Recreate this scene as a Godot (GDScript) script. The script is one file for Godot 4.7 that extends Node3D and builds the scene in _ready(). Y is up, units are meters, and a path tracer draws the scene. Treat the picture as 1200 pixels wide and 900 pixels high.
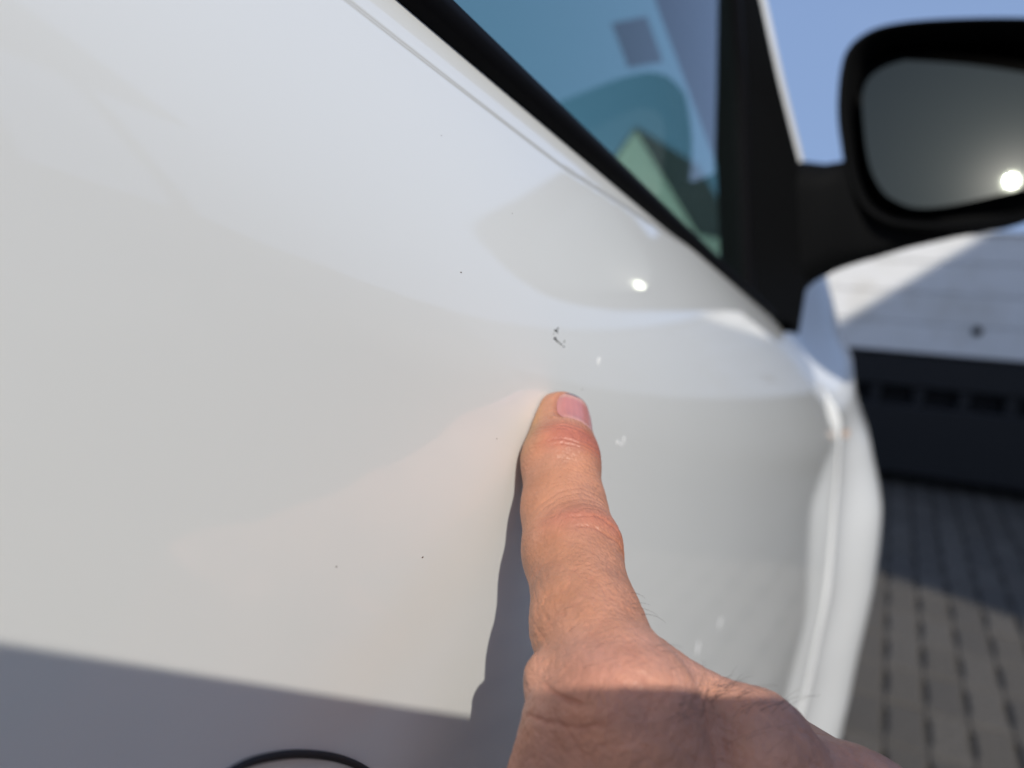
extends Node3D
# A finger points at a chipped spot on the white door of a parked van. Units are metres, y is up, the van faces -z.

const EYE := Vector3(0.064, 1.15, 0.0)
const RIGHT := Vector3(0.90589, 0.04293, -0.42133)
const UPWARD := Vector3(-0.11306, 0.98326, -0.1429)
const AHEAD := Vector3(-0.40814, -0.17708, -0.89558)
const TO_SUN := Vector3(0.49, 0.60, 0.61)

var rng := RandomNumberGenerator.new()
var M := {}
var used := {}

# ---------------------------------------------------------------- helpers
func numbered(called: String) -> String:
	if not used.has(called):
		used[called] = 0
		return called
	used[called] += 1
	return "%s_%03d" % [called, used[called]]

func tag(o: Node, label: String, category: String, group := "") -> Node:
	o.set_meta("label", label)
	o.set_meta("category", category)
	if group:
		o.set_meta("group", group)
	return o

func thing(called: String, label: String, category: String, at := Vector3.ZERO, group := "") -> Node3D:
	var o := Node3D.new()
	o.name = numbered(called)
	o.position = at
	add_child(o)
	tag(o, label, category, group)
	return o

func put(called: String, mesh: Mesh, mat: Material, parent: Node = self) -> MeshInstance3D:
	var o := MeshInstance3D.new()
	o.mesh = mesh
	o.material_override = mat
	o.name = numbered(called) if parent == self else called
	parent.add_child(o, true)
	return o

func struct(called: String, mesh: Mesh, mat: Material) -> MeshInstance3D:
	var o := put(called, mesh, mat)
	o.set_meta("kind", "structure")
	return o

func st_new() -> SurfaceTool:
	var st := SurfaceTool.new()
	st.begin(Mesh.PRIMITIVE_TRIANGLES)
	return st

# rows of points -> smooth sheet; outward: roughly where its face looks
func sheet(rows: Array, outward: Vector3, closed := false) -> ArrayMesh:
	var st := st_new()
	sheet_into(st, rows, outward, closed)
	return st.commit()

func sheet_into(st: SurfaceTool, rows: Array, outward: Vector3, closed := false, away_from = null) -> void:
	var n: int = rows.size()
	var m: int = rows[0].size()
	var nor := []
	var vote := 0.0
	for i in n:
		var line := PackedVector3Array()
		for j in m:
			var a: Vector3 = rows[max(i - 1, 0)][j]
			var b: Vector3 = rows[min(i + 1, n - 1)][j]
			var jl: int = posmod(j - 1, m) if closed else max(j - 1, 0)
			var jr: int = posmod(j + 1, m) if closed else min(j + 1, m - 1)
			var c: Vector3 = rows[i][jl]
			var d: Vector3 = rows[i][jr]
			var k := (b - a).cross(d - c)
			k = k.normalized() if k.length() > 1e-14 else Vector3.ZERO
			line.append(k)
			vote += k.dot(outward if away_from == null else (rows[i][j] - away_from))
		nor.append(line)
	var s := 1.0 if vote >= 0 else -1.0
	var last: int = m if closed else m - 1
	for i in n - 1:
		for j in last:
			var j2 := (j + 1) % m
			var q := [[i, j], [i + 1, j], [i + 1, j2], [i, j2]]
			# (b-a)x(d-c) with s>0: i then j is counter-clockwise seen from outside, Godot wants clockwise
			var order: Array = [0, 2, 1, 0, 3, 2] if s > 0 else [0, 1, 2, 0, 2, 3]
			for o in order:
				st.set_normal(nor[q[o][0]][q[o][1]] * s)
				st.add_vertex(rows[q[o][0]][q[o][1]])

func flat_tri(st: SurfaceTool, a: Vector3, b: Vector3, c: Vector3, out: Vector3) -> void:
	var k := (b - a).cross(c - a)
	if k.length() < 1e-16:
		return
	k = k.normalized()
	if k.dot(out) > 0:
		var t := b
		b = c
		c = t
	else:
		k = -k
	for v in [a, b, c]:
		st.set_normal(k)
		st.add_vertex(v)

func flat_quad(st: SurfaceTool, a: Vector3, b: Vector3, c: Vector3, d: Vector3, out: Vector3) -> void:
	flat_tri(st, a, b, c, out)
	flat_tri(st, a, c, d, out)

# chamfered box
func box_into(st: SurfaceTool, c: Vector3, size: Vector3, ch := 0.01, basis := Basis.IDENTITY) -> void:
	var h := size / 2.0
	var P := func(sx: int, sy: int, sz: int, f: int) -> Vector3:
		var v := Vector3(sx * h.x, sy * h.y, sz * h.z)
		if f != 0: v.x -= sx * ch
		if f != 1: v.y -= sy * ch
		if f != 2: v.z -= sz * ch
		return c + basis * v
	for f in 3:
		for s in [-1, 1]:
			var o := Vector3.ZERO
			o[f] = s
			var q := []
			for k in [[-1, -1], [1, -1], [1, 1], [-1, 1]]:
				var sg := [0, 0, 0]
				sg[f] = s
				sg[(f + 1) % 3] = k[0]
				sg[(f + 2) % 3] = k[1]
				q.append(P.call(sg[0], sg[1], sg[2], f))
			flat_quad(st, q[0], q[1], q[2], q[3], basis * o)
	for f in 3: # edges between faces g and k along axis f
		var g := (f + 1) % 3
		var k := (f + 2) % 3
		for s in [-1, 1]:
			for t in [-1, 1]:
				var q := []
				for w in [[-1, g], [1, g], [1, k], [-1, k]]:
					var sg := [0, 0, 0]
					sg[f] = w[0]
					sg[g] = s
					sg[k] = t
					q.append(P.call(sg[0], sg[1], sg[2], w[1]))
				var o := Vector3.ZERO
				o[g] = s
				o[k] = t
				flat_quad(st, q[0], q[1], q[2], q[3], basis * o)
	for sx in [-1, 1]:
		for sy in [-1, 1]:
			for sz in [-1, 1]:
				flat_tri(st, P.call(sx, sy, sz, 0), P.call(sx, sy, sz, 1), P.call(sx, sy, sz, 2), basis * Vector3(sx, sy, sz))

func box(c: Vector3, size: Vector3, ch := 0.01, basis := Basis.IDENTITY) -> ArrayMesh:
	var st := st_new()
	box_into(st, c, size, ch, basis)
	return st.commit()

# tube along points; radius may be a number or an array
func tube_into(st: SurfaceTool, pts: Array, radius, sides := 8, flat := 1.0) -> void:
	var rows := []
	var up := Vector3.UP
	for i in pts.size():
		var d: Vector3 = (pts[min(i + 1, pts.size() - 1)] - pts[max(i - 1, 0)]).normalized()
		if absf(d.dot(up)) > 0.95:
			up = Vector3.RIGHT if absf(d.x) < 0.9 else Vector3.BACK
		var a := d.cross(up).normalized()
		var b := a.cross(d)
		up = b
		var r: float = radius[i] if radius is Array else radius
		var ring := []
		for k in sides:
			var t := TAU * k / sides
			ring.append(pts[i] + (a * cos(t) + b * sin(t) * flat) * r)
		rows.append(ring)
	var mid: Vector3 = (pts[0] + pts[pts.size() - 1]) / 2.0
	# orient by the first ring
	sheet_tube(st, rows, pts)

func sheet_tube(st: SurfaceTool, rows: Array, pts: Array) -> void:
	var n := rows.size()
	var m: int = rows[0].size()
	for i in n - 1:
		for j in m:
			var j2 := (j + 1) % m
			var q := [[i, j], [i + 1, j], [i + 1, j2], [i, j2]]
			var a: Vector3 = rows[i][j]
			var b: Vector3 = rows[i + 1][j]
			var c: Vector3 = rows[i + 1][j2]
			var out: Vector3 = (a + b + c) / 3.0 - (pts[i] + pts[i + 1]) / 2.0
			var order: Array = [0, 2, 1, 0, 3, 2] if (b - a).cross(c - a).dot(out) > 0 else [0, 1, 2, 0, 2, 3]
			if (b - a).cross(c - a).dot(out) > 0:
				order = [0, 2, 1, 0, 3, 2]
			for o in order:
				st.set_normal((rows[q[o][0]][q[o][1]] - pts[q[o][0]]).normalized())
				st.add_vertex(rows[q[o][0]][q[o][1]])
	for e in [0, n - 1]:
		var out: Vector3 = pts[e] - pts[1 if e == 0 else n - 2]
		for j in m:
			flat_tri(st, pts[e], rows[e][j], rows[e][(j + 1) % m], out)

func tube(pts: Array, radius, sides := 8, flat := 1.0) -> ArrayMesh:
	var st := st_new()
	tube_into(st, pts, radius, sides, flat)
	return st.commit()

func table(t: Array, x: float) -> float: # piecewise, smoothed, [[x, y], ...] ascending
	if x <= t[0][0]:
		return t[0][1]
	for i in t.size() - 1:
		if x <= t[i + 1][0]:
			var p0: float = t[max(i - 1, 0)][1]
			var p3: float = t[min(i + 2, t.size() - 1)][1]
			var w: float = (x - t[i][0]) / (t[i + 1][0] - t[i][0])
			return lerpf(lerpf(t[i][1], t[i + 1][1], w), cubic_interpolate(t[i][1], t[i + 1][1], p0, p3, w), 0.7)
	return t[t.size() - 1][1]

func ring_smooth(pts: Array, per: int) -> Array: # closed Catmull-Rom through 3D points
	var out := []
	var n := pts.size()
	for i in n:
		for k in per:
			out.append((pts[i] as Vector3).cubic_interpolate(pts[(i + 1) % n], pts[posmod(i - 1, n)], pts[(i + 2) % n], float(k) / per))
	return out

# ---------------------------------------------------------------- materials
func mat(called: String, col: Color, rough := 0.5, metal := 0.0) -> StandardMaterial3D:
	var m := StandardMaterial3D.new()
	m.resource_name = called
	m.albedo_color = col.linear_to_srgb()
	m.roughness = rough
	m.metallic = metal
	M[called] = m
	return m

func noise_tex(freq: float, ramp: Array, as_normal := 0.0, size := 512, kind := FastNoiseLite.TYPE_SIMPLEX_SMOOTH, octaves := 4, sd := 1) -> NoiseTexture2D:
	var n := FastNoiseLite.new()
	n.seed = sd
	n.frequency = freq
	n.noise_type = kind
	n.fractal_octaves = octaves
	var t := NoiseTexture2D.new()
	t.width = size
	t.height = size
	t.seamless = true
	t.noise = n
	if as_normal > 0:
		t.as_normal_map = true
		t.bump_strength = as_normal
	elif ramp.size():
		var g := Gradient.new()
		g.offsets = PackedFloat32Array([0.0, 0.5, 1.0])
		g.colors = PackedColorArray([ramp[0], ramp[1], ramp[2]])
		t.color_ramp = g
	return t

func triplanar(m: StandardMaterial3D, scale: float) -> void:
	m.uv1_triplanar = true
	m.uv1_world_triplanar = true
	m.uv1_scale = Vector3.ONE * scale

func materials() -> void:
	var m := mat("white_paint", Color(0.785, 0.80, 0.78), 0.55)
	m.clearcoat_enabled = true
	m.clearcoat = 1.0
	m.clearcoat_roughness = 0.035
	m.normal_enabled = true
	m.normal_texture = noise_tex(0.02, [], 1.0, 512, FastNoiseLite.TYPE_SIMPLEX_SMOOTH, 2, 4)
	m.normal_scale = 0.012
	triplanar(m, 12.0)
	m = mat("white_body", Color(0.775, 0.795, 0.80), 0.5)
	m.clearcoat_enabled = true
	m.clearcoat = 1.0
	m.clearcoat_roughness = 0.05
	m = mat("trailer_white", Color(0.86, 0.855, 0.835), 0.5)
	m.albedo_texture = noise_tex(0.006, [Color(0.93, 0.92, 0.9), Color(1, 1, 1), Color(0.97, 0.97, 0.96)], 0.0, 512, FastNoiseLite.TYPE_SIMPLEX_SMOOTH, 5, 9)
	triplanar(m, 0.7)
	mat("trailer_dark", Color(0.0055, 0.006, 0.0075), 0.6)
	mat("trailer_black", Color(0.003, 0.003, 0.004), 0.8)
	m = mat("black_plastic", Color(0.004, 0.0042, 0.0045), 0.65)
	m.metallic_specular = 0.16
	m.normal_enabled = true
	m.normal_texture = noise_tex(0.25, [], 2.0, 256, FastNoiseLite.TYPE_SIMPLEX_SMOOTH, 2, 8)
	m.normal_scale = 0.25
	triplanar(m, 20.0)
	mat("black_gloss", Color(0.008, 0.009, 0.010), 0.3)
	m = mat("rubber", Color(0.005, 0.005, 0.006), 0.6)
	m.metallic_specular = 0.16
	mat("rim_rubber", Color(0.022, 0.022, 0.024), 0.7)
	mat("tyre", Color(0.02, 0.02, 0.02), 0.85)
	mat("wheel_metal", Color(0.45, 0.45, 0.46), 0.35, 0.8)
	m = mat("mirror_glass", Color(0.056, 0.063, 0.056), 0.018, 1.0)
	m.clearcoat_enabled = true
	m.clearcoat = 0.03
	m.clearcoat_roughness = 0.2
	m = mat("window_glass", Color(0.05, 0.10, 0.09, 0.10), 0.0)
	m.albedo_color = Color(0.1, 0.25, 0.22, 0.10)
	m.transparency = BaseMaterial3D.TRANSPARENCY_ALPHA
	m = mat("windscreen_glass", Color(0.55, 0.86, 0.78, 0.02), 0.0)
	m.albedo_color = Color(0.62, 0.80, 0.755, 0.0)
	m.transparency = BaseMaterial3D.TRANSPARENCY_ALPHA
	m.refraction_enabled = true
	m.refraction_scale = 0.05
	mat("cab_dark", Color(0.012, 0.013, 0.015), 0.85)
	mat("seat_cloth", Color(0.03, 0.035, 0.04), 0.95)
	mat("sticker", Color(0.03, 0.035, 0.06), 0.8)
	mat("paper", Color(0.62, 0.74, 0.58), 0.9)
	mat("chip", Color(0.035, 0.035, 0.032), 0.9)
	mat("chip_edge", Color(0.22, 0.22, 0.21), 0.9)
	mat("scratch", Color(0.86, 0.86, 0.86), 0.9)
	mat("speck", Color(0.10, 0.07, 0.06), 0.8)
	mat("rust", Color(0.42, 0.32, 0.26), 0.9)
	m = mat("paver_a", Color(0.098, 0.088, 0.075), 0.95)
	var grain := noise_tex(0.05, [Color(0.72, 0.72, 0.72), Color(0.95, 0.95, 0.95), Color(1, 1, 1)], 0.0, 512, FastNoiseLite.TYPE_SIMPLEX, 5, 3)
	m.albedo_texture = grain
	triplanar(m, 2.5)
	m = mat("paver_b", Color(0.106, 0.096, 0.083), 0.95)
	m.albedo_texture = grain
	triplanar(m, 2.1)
	m = mat("paver_c", Color(0.088, 0.080, 0.070), 0.95)
	m.albedo_texture = grain
	triplanar(m, 2.9)
	m = mat("joint_soil", Color(0.068, 0.061, 0.051), 1.0)
	m.albedo_texture = grain
	triplanar(m, 3.0)
	m = mat("asphalt", Color(0.10, 0.098, 0.094), 0.95)
	m.albedo_texture = grain
	triplanar(m, 0.5)
	m = mat("render_wall", Color(0.42, 0.39, 0.35), 0.95)
	m.albedo_texture = noise_tex(0.01, [Color(0.86, 0.86, 0.86), Color(0.95, 0.95, 0.95), Color(1, 1, 1)], 0.0, 512, FastNoiseLite.TYPE_SIMPLEX, 5, 5)
	triplanar(m, 0.3)
	mat("shed_wall", Color(0.72, 0.70, 0.62), 0.9)
	mat("roof_dark", Color(0.06, 0.05, 0.05), 0.8)
	mat("pane_dark", Color(0.02, 0.025, 0.03), 0.1)
	mat("phone_case", Color(0.70, 0.69, 0.67), 0.5)
	mat("phone_glass", Color(0.01, 0.01, 0.012), 0.08)
	m = mat("sleeve_cloth", Color(0.35, 0.33, 0.31), 0.95)
	m.rim_enabled = true
	m.rim = 0.3
	m = mat("skin", Color(1, 1, 1), 0.45)
	m.vertex_color_use_as_albedo = true
	m.metallic_specular = 0.5
	m.subsurf_scatter_enabled = true
	m.subsurf_scatter_strength = 0.03
	m.normal_enabled = true
	m.normal_texture = noise_tex(0.09, [], 3.0, 512, FastNoiseLite.TYPE_CELLULAR, 2, 21)
	m.normal_scale = 1.0
	triplanar(m, 27.0)
	m = mat("nail", Color(1, 1, 1), 0.22)
	m.vertex_color_use_as_albedo = true
	m.subsurf_scatter_enabled = true
	m.subsurf_scatter_strength = 0.05
	m = mat("hair", Color(0.07, 0.05, 0.04), 0.5)

# ---------------------------------------------------------------- the van's side
func belt_y(f: float) -> float: # f: metres ahead of the camera
	return 1.2190 - 0.1641 * f

func belt_x(f: float) -> float:
	return -0.0260 * (1.0 - minf(f, 0.92) / 0.92)

func low_x(f: float) -> float:
	var u := maxf(f - 0.1075, -0.2)
	return 0.0829 * (0.5 * u + 0.5 * sqrt(u * u + 0.0009)) - 0.0030

func door_x(f: float, s: float) -> float: # s: metres under the belt
	var lx := low_x(f)
	var s0 := 0.0206 + 0.1096 * (1.0 - exp(-maxf(f + 0.03, -0.05) / 0.2406))
	var u := clampf(s / s0, 0.0, 1.0)
	var x := lx - (lx - belt_x(f)) * pow(1.0 - u, 1.67)
	var w := clampf(f / 0.92, 0.0, 1.0)
	x += w * table([[0.09, 0.0], [0.165, 0.003], [0.3, 0.007], [0.38, 0.003], [0.46, -0.004], [0.75, -0.03]], s)
	x -= (1.0 - w) * 0.05 * pow(maxf(0.0, s - 0.25), 2.0)
	# pressed line just under the window seal
	var c := 0.0120 * clampf((0.40 - f) / 0.20, 0.0, 1.0)
	if c > 0.0:
		x -= 0.0012 * smoothstep(c + 0.0014, c - 0.0018, s) * smoothstep(0.0, 0.004, c)
	return x

func door_at(y: float, z: float) -> Vector3:
	return Vector3(door_x(-z, belt_y(-z) - y), y, z)

func door_normal(y: float, z: float) -> Vector3:
	var e := 0.0015
	var a := door_at(y + e, z) - door_at(y - e, z)
	var b := door_at(y, z + e) - door_at(y, z - e)
	var k := a.cross(b).normalized()
	return k if k.x > 0 else -k

func gap_bend(y: float) -> float:
	return -0.92

const GAP_TABLE := [[0.2, 0.02], [0.45, 0.045], [0.606, 0.064], [0.688, 0.070], [0.7675, 0.075], [0.905, 0.069], [0.976, 0.064], [0.995, 0.053], [1.022, 0.027], [1.0697, -0.001], [1.10, -0.012], [1.15, -0.03]]
const FLARE_TABLE := [[0.2, 0.10], [0.49, 0.120], [0.5866, 0.126], [0.7065, 0.134], [0.8189, 0.131], [0.9117, 0.105], [0.9568, 0.084], [1.0147, 0.071], [1.0479, 0.052], [1.10, 0.036], [1.15, 0.020]]

func fender_at(y: float, f: float) -> Vector3:
	var w := smoothstep(0.92, 1.12, f)
	var x := lerpf(table(GAP_TABLE, y), table(FLARE_TABLE, y), w)
	x -= 0.12 * pow(maxf(0.0, f - 1.12), 1.7)
	return Vector3(x, y, -f)

func build_van() -> void:
	var van := thing("parked_van", "white van filling the left, with black window trim and black wing mirror", "van")
	# --- door skin
	var ss := []
	for i in 41:
		ss.append(0.0005 * i)
	for i in range(1, 60):
		ss.append(0.02 + 0.72 * pow(i / 59.0, 1.7))
	var fs := []
	for i in 71:
		fs.append(lerpf(-0.22, 0.918, i / 70.0))
	var rows := []
	for s in ss:
		var line := []
		for f in fs:
			var y: float = belt_y(f) - s
			line.append(Vector3(door_x(f, s), y, -f))
		rows.append(line)
	var st := st_new()
	sheet_into(st, rows, Vector3.RIGHT)
	# folded edges of the skin
	for e in [0, fs.size() - 1]:
		var fold := []
		for i in rows.size():
			var p: Vector3 = rows[i][e]
			var back := 1.0 if e == 0 else -1.0
			fold.append([p, p + Vector3(-0.003, 0, -0.002 * back), p + Vector3(-0.03, 0, -0.004 * back)])
		sheet_into(st, fold, Vector3(0, 0, 1 if e == 0 else -1))
	var under := []
	for j in fs.size():
		var p: Vector3 = rows[rows.size() - 1][j]
		under.append([p, p + Vector3(-0.004, -0.003, 0), p + Vector3(-0.05, -0.004, 0)])
	sheet_into(st, under, Vector3.DOWN)
	var door := put("front_door", st.commit(), M.white_paint, van)
	door.set_meta("label", "white front door with a small dark chip above the fingertip")
	put("sill", box(Vector3(-0.06, 0.35, -0.35), Vector3(0.12, 0.21, 1.16), 0.03), M.white_body, van)
	build_marks(door)
	build_lock(door)
	# --- the black rubber strip under the window
	var outer := []
	var glass_low := []
	var strip := []
	for i in 60:
		var f := lerpf(-0.22, 0.80, i / 59.0)
		var b := Vector3(belt_x(f), belt_y(f) + 0.0012, -f)
		var h := 0.0135
		strip.append([b + Vector3(-0.006, -0.006, 0), b + Vector3(0.0015, -0.0006, 0), b + Vector3(0.0028, 0.0022, 0), b + Vector3(0.0022, 0.005, 0), b + Vector3(-0.0035, h * 0.55, 0), b + Vector3(-0.0085, h * 0.9, 0), b + Vector3(-0.0105, h, 0), b + Vector3(-0.013, h - 0.003, 0), b + Vector3(-0.014, 0.0, 0)])
	put("window_seal", sheet(strip, Vector3(1, 0.6, 0)), M.rubber, van)
	# --- side window
	var pane := []
	for i in 24:
		var f := lerpf(-0.22, 0.69, i / 23.0)
		var line := []
		for k in 10:
			var y := lerpf(belt_y(f) + 0.004, 1.64, k / 9.0)
			line.append(Vector3(glass_x(f, y), y, -f))
		pane.append(line)
	put("side_window", sheet(pane, Vector3.RIGHT), M.window_glass, van)
	build_front_frame(van)
	build_mirror(van)
	build_fender(van)
	build_cab(van)

func glass_x(f: float, y: float) -> float:
	return -0.0345 + 0.014 * f - 0.13 * (y - belt_y(f) - 0.02)

func flake(c: Vector3, n: Vector3, ax: Vector3, lx: float, ly: float, sd: int, lift := 0.00008, turn := 0.0) -> ArrayMesh:
	var r := RandomNumberGenerator.new()
	r.seed = sd
	var t := (ax - n * ax.dot(n)).normalized()
	var b := n.cross(t)
	var tt := t * cos(turn) + b * sin(turn)
	var bb := n.cross(tt)
	var st := st_new()
	var pts := []
	for k in 11:
		var a := TAU * k / 11.0
		var q := 0.55 + 0.5 * r.randf()
		pts.append(c + n * lift + tt * cos(a) * lx * q + bb * sin(a) * ly * q)
	var top := c + n * (lift + 0.00004)
	for k in 11:
		flat_tri(st, top, pts[k], pts[(k + 1) % 11], n)
		var o: Vector3 = pts[k] - c
		flat_quad(st, pts[k], pts[(k + 1) % 11], pts[(k + 1) % 11] - n * (lift + 0.0001), pts[k] - n * (lift + 0.0001), o)
	return st.commit()

func build_marks(door: Node) -> void:
	# the chip above the fingertip: dark flecks where the paint has come off
	var chips := [[1.1316, -0.16539, 1.166, 0.355, 0.5], [1.13209, -0.1667, 0.391, 0.402, 0.2], [1.13102, -0.16375, 0.434, 0.154, 0.0], [1.12982, -0.16412, 0.822, 0.397, 0.3], [1.12926, -0.16502, 0.923, 0.266, 0.8], [1.12874, -0.16627, 1.028, 0.223, 0.8], [1.12818, -0.16741, 0.69, 0.202, 0.6], [1.12745, -0.16907, 0.597, 0.204, 0.3], [1.12859, -0.16975, 0.299, 0.364, 0.1], [1.13108, -0.16603, 0.293, 0.178, 0.2]]
	for i in chips.size():
		var c = chips[i]
		var p := door_at(c[0], c[1])
		var n := door_normal(p.y, p.z)
		put("paint_chip", flake(p, n, Vector3(0, 0, -1), c[2] * 0.001, c[3] * 0.001, 40 + i, 0.00009, -c[4] * 0.4), M.chip if i % 3 != 2 else M.chip_edge, door)
	# pale scratches
	for c in [[1.12164, -0.19383, 0.265, 0.983, 0.0], [1.12101, -0.19222, 0.146, 1.22, 0.1], [1.09463, -0.20899, 1.426, 0.594, 0.5], [1.09585, -0.20567, 0.894, 0.691, 0.4], [1.09554, -0.21096, 0.589, 0.926, 0.2], [0.97328, -0.32412, 2.173, 3.847, 0.45], [0.96714, -0.36612, 2.164, 3.507, 0.5]]:
		var p := door_at(c[0], c[1])
		var n := door_normal(p.y, p.z)
		put("scratch", flake(p, n, Vector3(0, 0, -1), c[2] * 0.001, c[3] * 0.001, int(-c[1] * 9000.0), 0.00007, -c[4]), M.scratch, door)
	# grit
	for c in [[1.14568, -0.12243, 0.322, 0.145], [1.09487, -0.10832, 0.469, 0.211], [1.10208, -0.08464, 0.316, 0.142], [1.11155, -0.13442, 0.25, 0.113], [1.1709, -0.1265, 0.2, 0.09], [1.11559, -0.17882, 0.322, 0.145], [1.1582, -0.15224, 0.233, 0.105], [1.08613, -0.2012, 0.262, 0.118]]:
		var p := door_at(c[0], c[1])
		var n := door_normal(p.y, p.z)
		put("grit_speck", flake(p, n, Vector3(0, 0, -1), c[2] * 0.0007, c[3] * 0.0007, int(-c[1] * 9000.0) + 7, 0.00012), M.speck, door)

func build_lock(door: Node) -> void:
	# black rim of the grip bowl, low on the door
	var pts := []
	for q in [[1.08274, -0.05914], [1.08301, -0.06259], [1.08158, -0.06775], [1.07726, -0.0757], [1.07058, -0.08475], [1.06294, -0.0925], [1.05433, -0.09872], [1.04828, -0.09754], [1.05163, -0.08577], [1.06189, -0.07222], [1.07209, -0.06292], [1.07887, -0.05898]]:
		var p := door_at(q[0] - 0.0008, q[1])
		pts.append(p + door_normal(p.y, p.z) * 0.0002)
	var ring := ring_smooth(pts, 6)
	ring.append(ring[0])
	ring.append(ring[1])
	put("handle_rim", tube(ring, 0.00062, 10), M.rim_rubber, door)

func front_line(v: float) -> Vector3: # front edge of the black corner panel, v 0 at its foot
	var pts := [Vector3(0.0155, 1.080, -0.792), Vector3(0.0181, 1.1327, -0.79), Vector3(0.0139, 1.1574, -0.79), Vector3(-0.0015, 1.2476, -0.785), Vector3(-0.0104, 1.2746, -0.765), Vector3(-0.0230, 1.3142, -0.735), Vector3(-0.039, 1.3694, -0.70), Vector3(-0.1225, 1.64, -0.56)]
	var t := v * (pts.size() - 1)
	var i := mini(int(t), pts.size() - 2)
	return (pts[i] as Vector3).lerp(pts[i + 1], t - i)

func channel_z(y: float) -> float:
	return 0.69 - 0.32 * maxf(0.0, y - 1.30)

func build_front_frame(van: Node) -> void:
	# corner panel between the window and the pillar
	var rows := []
	for i in 36:
		var v := i / 35.0
		var b := front_line(v)
		var y := lerpf(belt_y(0.69), 1.64, pow(v, 1.0))
		y = lerpf(y, b.y, 0.65) if v > 0.02 else y
		var a := Vector3(glass_x(0.69, y) + 0.003, y, -channel_z(y))
		var line := []
		for k in 12:
			var w := k / 11.0
			var p := a.lerp(b, w)
			if v == 0.0:
				p.y = belt_y(-p.z) - 0.001 if w < 0.85 else p.y
			line.append(p)
		# rounded front edge
		line.append(b + Vector3(0.0005, 0, -0.006))
		line.append(b + Vector3(-0.006, 0, -0.013))
		line.append(b + Vector3(-0.03, 0, -0.016))
		rows.append(line)
	put("mirror_corner_panel", sheet(rows, Vector3.RIGHT), M.black_plastic, van)
	# upright channel the window runs in
	var st := st_new()
	var ch := []
	for i in 16:
		var y := lerpf(belt_y(0.69) - 0.004, 1.64, i / 15.0)
		var x := glass_x(0.69, y)
		var zc := -channel_z(y)
		ch.append([Vector3(x - 0.02, y, zc + 0.014), Vector3(x + 0.003, y, zc + 0.014), Vector3(x + 0.006, y, zc + 0.011), Vector3(x + 0.006, y, zc - 0.010), Vector3(x + 0.003, y, zc - 0.014), Vector3(x - 0.02, y, zc - 0.014)])
	put("window_channel", sheet(ch, Vector3.RIGHT), M.rubber, van)
	# white pillar in front of it
	var pts := []
	for i in 24:
		var b := front_line(lerpf(0.0, 1.0, i / 23.0))
		pts.append(b + Vector3(lerpf(-0.034, -0.0175, smoothstep(1.14, 1.24, b.y)), 0, -0.03))
	pts.append(pts[23] + (pts[23] - pts[22]) * 4.0)
	put("windscreen_pillar", tube(pts, 0.0215, 14), M.white_body, van)

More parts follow.
